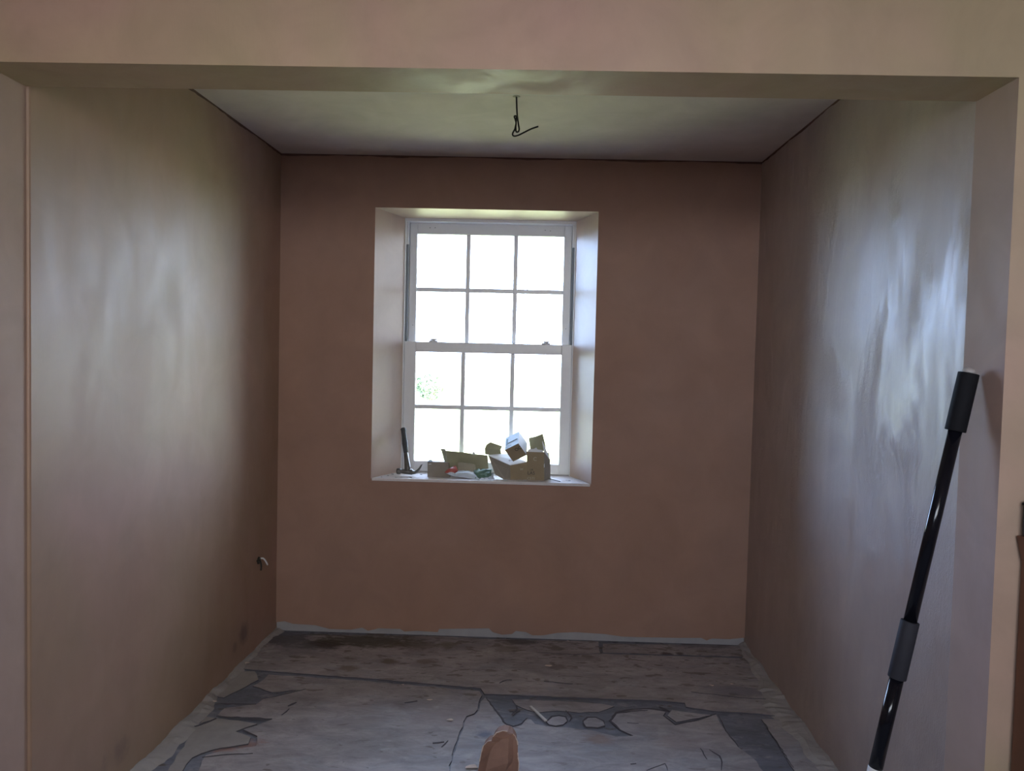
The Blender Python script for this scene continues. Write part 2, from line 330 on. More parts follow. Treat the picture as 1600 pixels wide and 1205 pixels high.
def sash(name, x0, x1, z0, z1, gx0, gx1, gz0, gz1, y, vx, hz, label):
    d = .04
    o = wpart(name, [((x0, y, z0), (gx0, y+d, z1)), ((gx1, y, z0), (x1, y+d, z1)), ((gx0, y, z0), (gx1, y+d, gz0)), ((gx0, y, gz1), (gx1, y+d, z1))], M_white, bevel=.003)
    o['label'] = label
    Inv = Matrix.Identity(4)
    def sub(nm, bxs, mat, bevel=.002):
        mb = MB()
        for a, c in bxs: mb.box(a, c)
        return mb.build(nm, mat, o, bevel=bevel)
    xs = [gx0] + list(vx) + [gx1]; zs = [gz0, hz, gz1]; w = .011
    for xx in vx: sub('glazing_bar', [((xx-w, y+.008, gz0), (xx+w, y+d-.006, gz1))], M_white, .004)
    sub('glazing_bar', [((gx0, y+.010, hz-w), (gx1, y+d-.008, hz+w))], M_white, .004)
    for i in range(3):
        for j in range(2):
            p, q = xs[i] + (w if i else 0), xs[i+1] - (w if i < 2 else 0); e, g = zs[j] + (w if j else 0), zs[j+1] - (w if j < 1 else 0)
            sub('pane', [((p-.003, y+.019, e-.003), (q+.003, y+.022, g+.003))], M_glass, 0)
    return o
us = sash('upper_sash', FI0+.004, FI1-.004, 1.415, 2.075, -.613, .152, 1.456, 2.016, YW+.062, (-.346, -.098), 1.729, 'upper white sash, set further out than the lower one')
ls = sash('lower_sash', -.663, .205, .780, 1.455, -.603, .1515, .834, 1.402, YW+.014, (-.357, -.1005), 1.117, 'lower white sash, nearest the room')
# catches on the meeting rail, small screw holes on the top rail
for px in (677, 853):
    p = atY(px, 535, YW+.03); p.z = 1.455
    mb = MB()
    prof = [(0, .024), (.006, .024), (.010, .017), (.017, .013), (.019, .006), (.0195, .001)]
    for (za, ra), (zb, rb) in zip(prof[:-1], prof[1:]): mb.tube([(p.x, p.y, p.z+za), (p.x, p.y, p.z+zb)], [ra, rb], 14)
    mb.box((p.x-.004, p.y-.026, p.z+.010), (p.x+.020, p.y-.012, p.z+.016))
    o = mb.build('sash_catch', M_white, ls); o['label'] = 'small rounded catch on the meeting rail'
for px, py in ((672, 356), (680, 356), (852, 360), (860, 361)):
    p = atY(px, py, YW+.062); mb = MB(); mb.tube([(p.x, p.y-.002, p.z), (p.x, p.y+.002, p.z)], .0035, 8); mb.build('screw', M_metal, us)
for px, py in ((645, 508), (884, 514)):
    p = atY(px, py, YW+.062); mb = MB(); mb.tube([(p.x, p.y-.002, p.z), (p.x, p.y+.002, p.z)], .003, 8); mb.build('screw', M_metal, us)
mb = MB(); mb.hexa([(WX0+.004, YB-.003, FZ0-.01), (WX1-.004, YB-.003, FZ0-.01), (FX1, YW+.03, FZ0-.01), (FX0, YW+.03, FZ0-.01), (WX0+.004, YB-.003, FZ0+.004), (WX1-.004, YB-.003, FZ0+.004), (FX1, YW+.03, FZ0+.004), (FX0, YW+.03, FZ0+.004)])
o = mb.build('window_sill', M_dusty, win, bevel=.002); o.matrix_parent_inverse = Matrix.Translation(-Vector((-.23, YW, FZ0))); o['label'] = 'pale dusty plaster sill'
SZ = FZ0 + .004

# ---------------------------------------------------------------- floor sheets (world polygons on the floor plane)
def part(mb, name, mat, root, smooth=False, bevel=0, label=None):
    o = mb.build(name, mat, root, smooth, bevel)
    o.matrix_parent_inverse = Matrix.Translation(-root.location)
    if label: o['label'] = label
    return o
def rough_edge(pts, step=.03, amp=.0025, seed=1):
    rnd = random.Random(seed); out = []
    for i, p in enumerate(pts):
        q = pts[(i+1) % len(pts)]; d = (q-p).length; k = max(1, int(d/step))
        for j in range(k):
            w = p.lerp(q, j/k)
            if j: w = w + Vector((rnd.uniform(-amp, amp), rnd.uniform(-amp, amp), 0))
            out.append(w)
    return out
def sheet(name, px, mat, top=0.0, label=None, seed=1, amp=.0025, step=.03, thick=.006):
    pts = [p if isinstance(p, Vector) else atZ(p[0], p[1], 0.0) for p in px]
    pts = rough_edge([Vector((p.x, p.y, 0)) for p in pts], step, amp, seed)
    bm = bmesh.new(); vs = [bm.verts.new((p.x, p.y, top)) for p in pts]; f = bm.faces.new(vs)
    if f.normal.z < 0: f.normal_flip()
    bm.normal_update()
    r = bmesh.ops.extrude_face_region(bm, geom=[f]); 
    for v in [g for g in r['geom'] if isinstance(g, bmesh.types.BMVert)]: v.co.z = top - thick
    bmesh.ops.triangulate(bm, faces=[f for f in bm.faces if len(f.verts) > 4], ngon_method='EAR_CLIP')
    bmesh.ops.recalc_face_normals(bm, faces=bm.faces)
    me = bpy.data.meshes.new(name); bm.to_mesh(me); bm.free()
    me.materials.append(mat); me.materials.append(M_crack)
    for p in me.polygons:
        if abs(p.normal.z) < .7: p.material_index = 1  # sides coloured dark as grime and seam shade
    o = obj(name, me, None, floor)
    if label: o['label'] = label
    return o
V3 = lambda x, y: Vector((x, y, 0))
# back sheet, with the narrow strip at the wall on its right
sheet('floor_sheet', [V3(XL, YB+.01), (430, 994), (560, 993), (690, 995), (760, 999), (935, 1003), (938, 1022), (1165, 1029), (1182, 1050), (1200, 1088), (1211, 1119), (1186, 1116), (1120, 1112), (1072, 1105), (1070, 1099), (1040, 1096), (998, 1094), (960, 1093), (880, 1090), (800, 1086), (757, 1085), (751, 1076), (660, 1068), (580, 1061), (470, 1053), (405, 1048), V3(XL, 3.42)], M_sheet, .0015, 'back sheet of dusty grey lino', 2)
sheet('floor_sheet', [(942, 1006), (1158, 1009), (1164, 1027), (942, 1020)], M_sheet, .0005, 'narrow strip of grey lino at the far wall', 3)
# front left sheet up to the torn crack
sheet('floor_sheet', [(420, 1054), (470, 1057), (580, 1065), (660, 1072), (749, 1080), (753, 1087), (748, 1097), (746, 1109), (741, 1115), (729, 1119), (724, 1128), (716, 1150), (706, 1180), (700, 1212), V3(-.23, 2.0), V3(-1.0, 2.0), (310, 1205), (322, 1180), (352, 1172), (400, 1166), (402, 1150), (380, 1140), (415, 1128), (426, 1124), (380, 1122), (340, 1118), (352, 1106), (400, 1101), (412, 1092), (470, 1078), (425, 1082), (395, 1072), (412, 1062)], M_sheet, .0, 'large front sheet of dusty grey lino', 4, .004)
sheet('floor_sheet', [(758, 1091), (790, 1133), (800, 1137), (815, 1134), (822, 1124), (830, 1125), (836, 1132), (860, 1136), (885, 1137), (905, 1140), (930, 1143), (962, 1151), (990, 1150), (968, 1140), (955, 1128), (963, 1115), (988, 1110), (1015, 1109), (1040, 1113), (1036, 1119), (1055, 1134), (1085, 1128), (1119, 1117), (1133, 1142), (1153, 1168), (1182, 1190), (1196, 1210), V3(.95, 2.0), V3(-.22, 2.0), (703, 1212), (709, 1180), (719, 1150), (727, 1128), (731, 1121), (743, 1117), (749, 1110), (751, 1097)], M_sheet2, .001, 'pale front sheet of lino with torn upper edge', 5, .004)
sheet('floor_sheet', [(1190, 1124), (1226, 1124), (1310, 1212), V3(1.07, 2.2), V3(.98, 2.2), (1246, 1212), (1216, 1164)], M_sheet2, .0, 'strip of pale lino beside the right wall', 6)
sheet('floor_sheet', [(853, 1127), (860, 1121), (872, 1119), (883, 1121), (886, 1127), (880, 1132), (868, 1134), (858, 1132)], M_sheet2, .0, 'small torn island of lino', 7, .003, .02)
sheet('floor_sheet', [(911, 1126), (918, 1122), (931, 1122), (943, 1128), (945, 1134), (934, 1137), (916, 1136)], M_sheet2, .001, 'small rounded island of lino', 8, .003, .02)
sheet('floor_sheet', [(800, 1092), (860, 1094), (900, 1096), (940, 1099), (960, 1103), (935, 1112), (905, 1113), (870, 1110), (840, 1113), (822, 1108), (806, 1101)], M_sheet, -.002, 'thin worn patch of lino on the dark layer', 9, .004)
sheet('floor_sheet', [(1050, 1109), (1068, 1112), (1112, 1117), (1082, 1123), (1057, 1128), (1043, 1118)], M_sheet2, -.001, 'torn wedge of lino', 10, .003)
sheet('floor_sheet', [(372, 1050), (398, 1049), (404, 1062), (382, 1074), (350, 1090), (338, 1088)], M_mortar, .0, 'grey screed patch by the left wall', 11, .004)
sheet('floor_sheet', [(322, 1120), (336, 1122), (372, 1126), (402, 1131), (368, 1143), (392, 1152), (388, 1162), (330, 1172), (300, 1184), (285, 1205), (262, 1205), (290, 1160)], M_mortar, .0, 'grey screed patch at the lower left', 12, .004)
# raised grime lines for cracks; those along sheet edges paint in missing shade
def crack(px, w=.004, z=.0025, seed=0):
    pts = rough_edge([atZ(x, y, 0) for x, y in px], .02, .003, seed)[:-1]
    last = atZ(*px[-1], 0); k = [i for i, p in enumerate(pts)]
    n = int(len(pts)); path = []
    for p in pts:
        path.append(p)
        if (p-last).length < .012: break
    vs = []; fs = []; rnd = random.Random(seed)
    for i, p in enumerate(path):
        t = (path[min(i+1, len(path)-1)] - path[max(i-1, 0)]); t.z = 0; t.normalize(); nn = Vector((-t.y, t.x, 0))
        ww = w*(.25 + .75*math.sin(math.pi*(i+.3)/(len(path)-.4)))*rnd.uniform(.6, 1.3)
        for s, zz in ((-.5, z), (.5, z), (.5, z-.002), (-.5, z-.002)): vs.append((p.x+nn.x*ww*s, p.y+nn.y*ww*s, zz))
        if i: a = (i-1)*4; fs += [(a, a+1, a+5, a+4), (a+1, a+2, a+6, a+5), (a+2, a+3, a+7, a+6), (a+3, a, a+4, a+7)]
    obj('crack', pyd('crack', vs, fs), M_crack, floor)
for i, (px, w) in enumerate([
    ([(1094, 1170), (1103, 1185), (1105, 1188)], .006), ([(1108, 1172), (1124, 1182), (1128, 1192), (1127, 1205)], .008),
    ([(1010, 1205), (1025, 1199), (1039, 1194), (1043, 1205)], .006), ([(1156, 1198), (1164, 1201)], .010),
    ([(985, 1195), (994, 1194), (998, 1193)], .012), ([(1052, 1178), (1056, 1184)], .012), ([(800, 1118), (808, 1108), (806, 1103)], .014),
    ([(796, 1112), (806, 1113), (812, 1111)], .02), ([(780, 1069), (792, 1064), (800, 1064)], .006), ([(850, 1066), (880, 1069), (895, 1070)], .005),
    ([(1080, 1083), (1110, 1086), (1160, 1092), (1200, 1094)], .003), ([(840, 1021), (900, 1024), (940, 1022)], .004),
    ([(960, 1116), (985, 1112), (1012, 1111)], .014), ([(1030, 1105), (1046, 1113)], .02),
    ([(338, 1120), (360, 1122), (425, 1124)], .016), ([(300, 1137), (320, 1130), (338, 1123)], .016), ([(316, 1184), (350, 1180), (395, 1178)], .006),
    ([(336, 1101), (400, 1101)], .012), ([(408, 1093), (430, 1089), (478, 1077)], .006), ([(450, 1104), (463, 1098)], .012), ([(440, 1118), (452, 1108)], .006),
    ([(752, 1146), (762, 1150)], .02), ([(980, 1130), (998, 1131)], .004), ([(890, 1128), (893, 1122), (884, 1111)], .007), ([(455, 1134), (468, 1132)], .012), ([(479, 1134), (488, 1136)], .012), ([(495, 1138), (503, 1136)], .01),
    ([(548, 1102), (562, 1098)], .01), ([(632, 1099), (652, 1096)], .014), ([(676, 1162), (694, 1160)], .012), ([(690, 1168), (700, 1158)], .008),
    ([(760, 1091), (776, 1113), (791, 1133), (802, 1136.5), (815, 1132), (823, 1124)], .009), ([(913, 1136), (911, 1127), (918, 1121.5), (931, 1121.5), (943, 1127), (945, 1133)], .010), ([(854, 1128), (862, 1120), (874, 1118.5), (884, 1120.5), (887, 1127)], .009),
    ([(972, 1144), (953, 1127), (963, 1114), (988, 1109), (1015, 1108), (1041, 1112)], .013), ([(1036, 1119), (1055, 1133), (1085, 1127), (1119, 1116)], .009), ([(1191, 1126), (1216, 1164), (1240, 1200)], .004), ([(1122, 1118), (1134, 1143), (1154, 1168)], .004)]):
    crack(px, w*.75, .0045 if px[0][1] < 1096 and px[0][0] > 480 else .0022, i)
# ragged mortar along the side walls
def fillet(name, xw, inner, label, seed):
    rnd = random.Random(seed); vs = []; fs = []; n = 90
    side = 1 if xw < 0 else -1
    for i in range(n+1):
        y = 2.05 + (YB - 2.05)*i/n
        wdt = inner(y)*(1 + .12*math.sin(i*.7) + rnd.uniform(-.07, .07)); hgt = .015 + .006*math.sin(i*.45+seed) + rnd.uniform(-.003, .003)
        xb = xw if xw > 0 else -1.292 + (XL+1.268)*(y-Y2)/(YB-Y2)
        vs += [(xb-side*.01, y, -.004), (xb-side*.01, y, hgt), (xb+side*.012*rnd.uniform(.7, 1.3), y, hgt*.9), (xb+side*wdt*.6, y, .009*rnd.uniform(.6, 1.5)), (xb+side*wdt, y, -.004)]
        if i:
            a = (i-1)*5; fs += [(a+k, a+k+1, a+k+6, a+k+5) for k in range(4)]
    o = obj(name, pyd(name, vs, fs), M_mortar); tag(o, label, 'trim', kind='structure')
fillet('trim_2', -1.25, lambda y: .05 + .03*max(0, math.sin(y*5)), 'ragged grey mortar along the foot of the left wall', 3)
fillet('trim_3', XR, lambda y: .07 + .045*math.exp(-((y-3.2)/.16)**2) - .035*max(0, (y-3.45)/.45) , 'ragged grey mortar along the foot of the right wall', 5)

# ---------------------------------------------------------------- things on the floor
def lump():
    by = 2.56
    q = lambda x, y, dy: atY(x, y, by + max(0, 1222-y)/80*.03 + dy)
    root = tag(empty('plaster_lump', (atY(780, 1205, by).x, by+.03, 0)), 'broken lump of pink-brown plaster on the floor at the bottom edge', 'rubble')
    out = [(747, 1222), (747, 1204), (749, 1190), (752, 1176), (755, 1166), (762, 1159), (768, 1158), (770, 1151), (776, 1145), (785, 1142), (793, 1143)]
    mid = [(760, 1222, -.012), (759, 1204, -.016), (762, 1190, -.014), (765, 1177, -.010), (769, 1168, -.006), (774, 1162, -.004), (779, 1160, -.004), (782, 1156, -.003), (787, 1153, .0), (791, 1149, .002), (794, 1146, .004)]
    rid = [(786, 1222, .006), (790, 1206, -.002), (794, 1192, -.012), (794, 1182, -.012), (794, 1174, -.010), (794, 1168, -.008), (794, 1163, -.006), (795, 1158, -.004), (795, 1154, -.002), (796, 1151, .002), (797, 1147, .006)]
    rgt = [(800, 1222, .02), (801, 1206, .014), (801, 1192, .010), (802, 1184, .008), (802, 1176, .008), (802, 1170, .008), (802, 1164, .008), (802, 1159, .008), (802, 1155, .008), (802, 1152, .008), (801, 1149, .010)]
    edg = [(808, 1222, .012), (810, 1206, .006), (811, 1192, .004), (810, 1184, .004), (809, 1176, .004), (809, 1170, .004), (809, 1164, .005), (808, 1158, .006), (807, 1154, .008), (805, 1151, .010), (802, 1147, .012)]
    cols = [[q(x, y, .012) for x, y in out]] + [[q(*p) for p in c] for c in (mid, rid, rgt, edg)]
    lo = min(p.z for c in cols for p in c)
    back0 = [p + Vector((.006, .055, -.006)) for p in cols[0]]; back1 = [p + Vector((-.004, .06, -.006)) for p in cols[4]]
    cols = [back0] + cols + [back1]
    rnd = random.Random(3)
    for c in cols:
        for p in c: p.z = max(.003, p.z - max(0, lo-.003)*0); p.x += rnd.uniform(-.0012, .0012); p.z += rnd.uniform(-.001, .001)
    n = len(out); vs = [p for c in cols for p in c]; m = len(cols); fs = []
    for k in range(m-1):
        for i in range(n-1): fs.append((k*n+i, (k+1)*n+i, (k+1)*n+i+1, k*n+i+1))
    fs += [tuple(k*n+n-1 for k in range(m)), tuple(k*n for k in range(m))[::-1]]
    fs += [((m-1)*n+i, i, i+1, (m-1)*n+i+1) for i in range(n-1)]
    mb = MB(); mb.add(vs, fs); part(mb, 'body', M_lump, root)
    mb = MB()
    for c in (cols[1], cols[5]):
        for a, d in zip(c[1:-1], c[2:]):
            if rnd.random() < .8: mb.tube([a, d], [.0016*rnd.uniform(.4, 1.5), .0016*rnd.uniform(.4, 1.5)], 6)
    part(mb, 'broken_rim', M_chip, root, label='pale crumbly broken rim')['kind'] = 'stuff'
M_lump = simple('lump_plaster', (.25, .145, .11), .8, 0, .35, 14, .5)
M_chip = simple('pale_plaster_chip', (.62, .52, .46), .9, 0, .2, 40, .3)
lump()
def flake(px, sz, label, mat, seed, flat=.25, name='plaster_flake', cat='rubble', group=None, Z=0.002, at=None):
    rnd = random.Random(seed); c = at or atZ(px[0], px[1], Z)
    bm = bmesh.new()
    for i in range(12):
        a = rnd.uniform(0, 6.28); r = rnd.uniform(.5, 1)*sz; bm.verts.new((r*math.cos(a)*1.4, r*math.sin(a)*.8, rnd.uniform(0, 1)*sz*flat))
    bmesh.ops.convex_hull(bm, input=bm.verts); bmesh.ops.delete(bm, geom=[v for v in bm.verts if not v.link_faces], context='VERTS')
    z0 = min(v.co.z for v in bm.verts)
    for v in bm.verts: v.co.z -= z0
    me = bpy.data.meshes.new(name); bm.to_mesh(me); bm.free()
    o = obj(name, me, mat); o.location = (c.x, c.y, Z); tag(o, label, cat, group); return o
for i, (px, s, lab) in enumerate([((736, 1199), .022, 'pale plaster crumb just left of the brown lump'), ((671, 1094), .012, 'white flake on the lino above the brown lump, left of the crack'), ((703, 1125), .012, 'white flake on the front lino near the crack'),
    ((1230, 1119), .018, 'pale plaster crumb at the right wall foot'), ((1240, 1122), .010, 'tiny pale crumb touching the right wall mortar'), ((857, 1041), .014, 'whitish flake in the middle of the back lino'), ((1112, 1071), .011, 'whitish flake towards the right on the back lino'),
    ((385, 1036), .011, 'pale crumb at the left wall near the far corner'), ((1143, 1069), .008, 'small whitish chip near the right end of the back lino'), ((630, 1070), .006, 'tiny white chip on the long seam'), ((336, 1096), .008, 'small pale chip by the left wall mortar'), ((888, 1002), .007, 'white chip at the foot of the far wall')]):
    flake(px, s, lab, M_chip, 20+i, Z=.003)
a, q = atZ(829, 1105, .004), atZ(852, 1127, .004); mb = MB(); mb.panel([a+Vector((-.004, 0, 0)), a+Vector((.004, .002, 0)), q+Vector((.007, 0, 0)), q+Vector((-.003, -.003, 0))], .005, Vector((0, 0, 1)))
tag(mb.build('splinter', simple('pale_splinter', (.6, .58, .56), .8)), 'long pale splinter lying across the dark torn floor patch', 'splinter')

# ---------------------------------------------------------------- black extension pole leaning on the right jamb
M_black = simple('gloss_black_tube', (.006, .006, .009), .14, 0, .1, 5, 0, .35)
M_grip = simple('matt_black_grip', (.010, .010, .012), .75, 0, .2, 60, .2, .15)
M_collar = simple('dark_grey_collar', (.032, .032, .04), .7, 0, .15, 50, 0, .2)
M_cap = simple('grey_end_cap', (.42, .38, .36), .35)
M_wplast = simple('white_plastic', (.7, .7, .72), .4)
PT = Vector((1.050, 1.952, 1.390)); 
pd = (Vector((.869, 1.952, .408)) - PT).normalized()
PB = PT + pd*((PT.z-.004)/-pd.z)
pole = tag(empty('extension_pole', PB), 'black telescopic extension pole leaning against the right jamb', 'pole')
def at_z(z): return PT + pd*((PT.z-z)/-pd.z)
def seg(name, z0, z1, r, mat, label=None, prof=None):
    mb = MB(); mb.tube([at_z(z0), at_z(z1)], r, 28); o = part(mb, name, mat, pole, True, .0015 if name != 'tube' else 0, label)
    for p in o.data.polygons: p.use_smooth = len(p.vertices) == 4
    return o
seg('hand_grip', 1.390, 1.250, .0235, M_grip, 'matt black hand grip')
mb = MB(); mb.tube([PT, PT-pd*.006, PT-pd*.011, PT-pd*.014], [.016, .0155, .011, .003], 20); part(mb, 'end_cap', M_cap, pole, True, label='rounded grey end cap')
seg('tube', 1.252, .775, .0155, M_black, 'glossy black outer tube')
seg('lock_collar', .782, .640, .0215, M_collar, 'dark grey twist lock collar')
seg('tube', .642, .412, .0165, M_black, 'glossy black inner tube')
seg('adapter', .415, .003, .0175, M_wplast, 'white plastic lower end')

# ---------------------------------------------------------------- brown wooden stand at the right picture edge
M_wood = simple('brown_wood', (.16, .065, .035), .5, 0, .3, 12, .2)
M_darkbox = simple('dark_plastic', (.03, .03, .032), .5)
k = atY(1593, 1000, 1.79); k2 = atY(1587, 836, 1.85); XP = atY(1595, 880, 1.845).x
st = tag(empty('wooden_stand', (XP+.06, 1.78, 0)), 'brown wooden stand with tapered top at the right picture edge', 'furniture')
mb = MB(); mb.box((XP, 1.74, -.004), (XP+.14, 1.845, k2.z-.04)); part(mb, 'post', M_wood, st, bevel=.004)
mb = MB(); x0, zt = k2.x, k2.z
mb.hexa([(XP, 1.74, zt-.06), (XP+.14, 1.74, zt-.06), (XP+.14, 1.845, zt-.06), (XP, 1.845, zt-.06), (x0, 1.725, zt), (XP+.155, 1.725, zt), (XP+.155, 1.85, zt), (x0, 1.85, zt)])
part(mb, 'capital', M_wood, st, bevel=.003)
kb = atY(1597.5, 800, 1.84)
bx = tag(empty('dark_box', (kb.x+.05, 1.78, zt)), 'dark box standing on the brown wooden stand', 'box')
mb = MB(); mb.box((kb.x, 1.74, zt+.0005), (kb.x+.10, 1.84, atY(1599, 790, 1.77).z)); part(mb, 'case', M_darkbox, bx, bevel=.004)
mb = MB(); mb.box((kb.x-.001, 1.738, atY(1599, 797, 1.77).z), (kb.x+.101, 1.842, atY(1599, 795, 1.77).z)); part(mb, 'lid_seam', M_grip, bx)

# ---------------------------------------------------------------- cable hanging from the ceiling
M_cable = simple('black_cable', (.02, .02, .018), .5)
cpx = [(807, 149), (807.4, 165), (808.2, 180), (810, 194), (811.2, 202), (809.5, 206), (806.5, 205.5), (806, 198), (806.3, 192), (804.8, 186), (803.6, 182.5), (805.5, 181.2), (806.8, 184), (806.0, 194), (804.4, 202), (801.6, 207), (801, 211), (804, 212.8), (810, 211.4), (818, 207.5), (830, 201.5), (841, 197.8)]
cY = 2.98; cp = []
for i, (x, y) in enumerate(cpx): cp.append(atY(x, y, cY + (.008*math.sin(i*1.1) if i > 3 else 0)))
cp[0].z = HC+.004
cab = tag(empty('ceiling_cable', (cp[0].x, cY, HC)), 'black kinked cable end hanging from the alcove ceiling', 'cable')
mb = MB(); mb.tube(smooth_path(cp, 5), .0031, 8); part(mb, 'wire', M_cable, cab, True)
mb = MB(); mb.tube([Vector((cp[0].x, cY, HC-.0015)), Vector((cp[0].x, cY, HC+.002))], [.013, .016], 10); part(mb, 'hole_rim', simple('rough_filler', (.42, .40, .32), .9), cab)
# wire stubs from the left wall
wq = atX(405, 876, -1.244)
ws = tag(empty('wall_wire', wq), 'two short wire ends poking from the left wall near the corner', 'wire')
for dy, dz, mt, ln in ((-.03, -.004, M_cable, .03), (.028, .0, M_wplast, .035)):
    mb = MB(); p = wq + Vector((-.01, dy*.5, 0)); mb.tube(smooth_path([p, p+Vector((.02, dy*.2, .006)), p+Vector((.015+ln*.5, dy*.5, -.012+dz)), p+Vector((.015+ln*.6, dy*.9, -.03+dz))], 4), .004, 8); part(mb, 'wire_end', mt, ws, True)
mb = MB(); mb.tube([wq+Vector((-.004, 0, 0)), wq+Vector((.003, 0, 0))], [.018, .015], 10); part(mb, 'hole_rim', M_cable, ws)

# ---------------------------------------------------------------- things on the window sill
M_card = simple('brown_cardboard', (.30, .235, .15), .85, 0, .12, 40, .15)
M_cardg = simple('greyish_cardboard', (.27, .24, .20), .85, 0, .12, 40, .15)
M_olive = simple('olive_cardboard', (.30, .29, .19), .85, 0, .12, 30, .1)
M_cardw = simple('white_card', (.72, .74, .78), .7, 0, .06, 40)
M_lblue = simple('pale_blue_label', (.60, .72, .82), .6, 0, .1, 60)
M_ink = simple('dark_ink', (.03, .03, .035), .7)
M_inkw = simple('pale_ink', (.50, .47, .38), .7)
M_red = simple('red_plastic', (.42, .10, .085), .4, 0, .2, 40)
M_bagw = simple('pale_blue_plastic', (.55, .62, .72), .35, 0, .15, 30)
M_teal = simple('dark_green_plastic', (.10, .19, .15), .4, 0, .4, 40)
M_beige = simple('beige_card', (.36, .33, .26), .8, 0, .1, 40)
def P3(p):
    v = atY(p[0], p[1], p[2]); v.z = max(v.z, SZ+.0006); return v
def sub(o, mb, name, mat, label=None):
    c = mb.build(name, mat, o)
    if label: c['label'] = label
    return c
def panelpx(root, name, px, t, mat, label=None, nrm=None):
    mb = MB(); mb.panel([P3(p) for p in px], t, nrm); return part(mb, name, mat, root, label=label)
def text_mesh(body, size):
    cu = bpy.data.curves.new('lettering', 'FONT'); cu.body = body; cu.size = size; cu.extrude = .0003; cu.align_x = 'LEFT'
    t = bpy.data.objects.new('lettering', cu); COL.objects.link(t); dg = bpy.context.evaluated_depsgraph_get()
    me = bpy.data.meshes.new_from_object(t.evaluated_get(dg)); bpy.data.objects.remove(t); bpy.data.curves.remove(cu); return me
def put_text(parent, body, size, o, ex, ez, mat):
    me = text_mesh(body, size); ex = ex.normalized(); ez = (ez - ex*ez.dot(ex)).normalized(); ny = ex.cross(ez)
    me.transform(Matrix(((ex.x, ez.x, ny.x, o.x), (ex.y, ez.y, ny.y, o.y), (ex.z, ez.z, ny.z, o.z), (0, 0, 0, 1))))
    me.materials.clear(); me.materials.append(mat); return obj('lettering', me, None, parent)
UPV = Vector((0, 0, 1)); BACK = Vector((0, 1, 0))

# claw hammer standing on its head
M_steel = simple('worn_dark_steel', (.16, .16, .15), .45, .6, .4, 30, .2)
M_rub = simple('dark_grey_grip', (.06, .07, .075), .6, 0, .3, 40, .2)
ht, hb = atY(630, 669, 4.085), atY(637.5, 741, 3.992); hb.z = SZ+.022
ham = tag(empty('claw_hammer', (hb.x, hb.y, SZ)), 'claw hammer standing on its head against the left window reveal', 'hammer')
ax = (hb-ht); g = lambda t: ht + ax*t
mb = MB(); mb.tube([g(0), g(.02), g(.06), g(.2), g(.35), g(.5), g(.58)], [.010, .0145, .0125, .0125, .0145, .0125, .0115], 16); part(mb, 'grip', M_rub, ham, True)
mb = MB(); mb.tube([g(.57), g(.75), g(.9), g(1.0)], [.0115, .0125, .0155, .017], 14); part(mb, 'shaft', M_steel, ham, True)
hx = Vector((1, -.12, 0)).normalized()
mb = MB(); h0 = hb
mb.tube([h0-hx*.058+Vector((0, 0, .0)), h0-hx*.054, h0-hx*.040, h0-hx*.037, h0-hx*.02, h0+hx*.022], [.013, .0155, .0155, .010, .0125, .0155], 14); part(mb, 'head', M_steel, ham, True)
hy = UPV.cross(hx)
for s in (-1, 1):
    mb = MB(); cl = []; rr = []
    for i in range(9):
        t = i/8; cl.append(h0 + hx*(.018+.052*t) + UPV*(-.006*math.sin(t*3.1)+.040*t**2.2) + hy*(s*(.004+.006*t))); rr.append(.010*(1-t)+.0015)
    mb.tube(cl, rr, 10); part(mb, 'claw', M_steel, ham, True)

# small torn open box
c1 = tag(empty('torn_small_box', P3((685, 747, 3.985))), 'small open brown box with torn rim beside the hammer', 'box')
panelpx(c1, 'front_panel', [(669, 752, 3.985), (702, 752, 3.985), (699.5, 722.5, 3.985), (668, 722, 3.985)], .003, M_cardg, nrm=BACK)
panelpx(c1, 'back_panel', [(671, 752, 4.06), (703, 752, 4.06), (701, 724, 4.06), (671, 723, 4.06)], .003, M_cardg, nrm=BACK)
panelpx(c1, 'side_panel', [(668, 752, 3.986), (671, 752, 4.062), (671, 724, 4.062), (668, 726, 3.986)], .003, M_cardg)
panelpx(c1, 'side_panel', [(702, 752, 3.986), (703, 752, 4.062), (701, 724, 4.062), (699.5, 722.5, 3.986)], .003, M_cardg)
panelpx(c1, 'base', [(668.5, 752, 3.987), (702, 752, 3.987), (703, 752, 4.06), (671, 752, 4.06)], .003, M_cardg, nrm=UPV)
panelpx(c1, 'flap', [(668, 722.5, 3.984), (676, 722, 3.984), (675.5, 719.5, 4.0), (671, 719, 4.0)], .002, M_rub, 'dark torn flap')
panelpx(c1, 'torn_edge', [(669.5, 726, 3.983), (674, 725.5, 3.983), (673.5, 724.5, 3.983), (670, 725, 3.983)], .0015, M_cardw, 'white torn paper edge')

# long olive tray box behind
c2 = tag(empty('long_olive_box', P3((730, 740, 4.06))), 'long olive cardboard box lying behind the plastic packet', 'box')
panelpx(c2, 'front_panel', [(700, 752, 4.055), (763, 752, 4.045), (761, 711.5, 4.06), (742, 709.8, 4.06), (720, 706.5, 4.06), (697, 704.5, 4.06)], .003, M_olive, nrm=BACK)
panelpx(c2, 'back_panel', [(699, 752, 4.11), (763, 752, 4.11), (761, 715, 4.11), (697, 709, 4.11)], .003, M_olive, nrm=BACK)
panelpx(c2, 'base', [(700, 752, 4.058), (763, 752, 4.048), (763, 752, 4.11), (699, 752, 4.11)], .003, M_olive, nrm=UPV)
panelpx(c2, 'side_panel', [(763, 752, 4.046), (763, 752, 4.11), (761, 715, 4.11), (761, 712, 4.062)], .003, M_olive)
panelpx(c2, 'flap', [(699.5, 734, 4.056), (694.5, 722, 4.085), (689.5, 703.5, 4.09), (697, 704.5, 4.06)], .003, M_olive, 'end flap folded outwards')
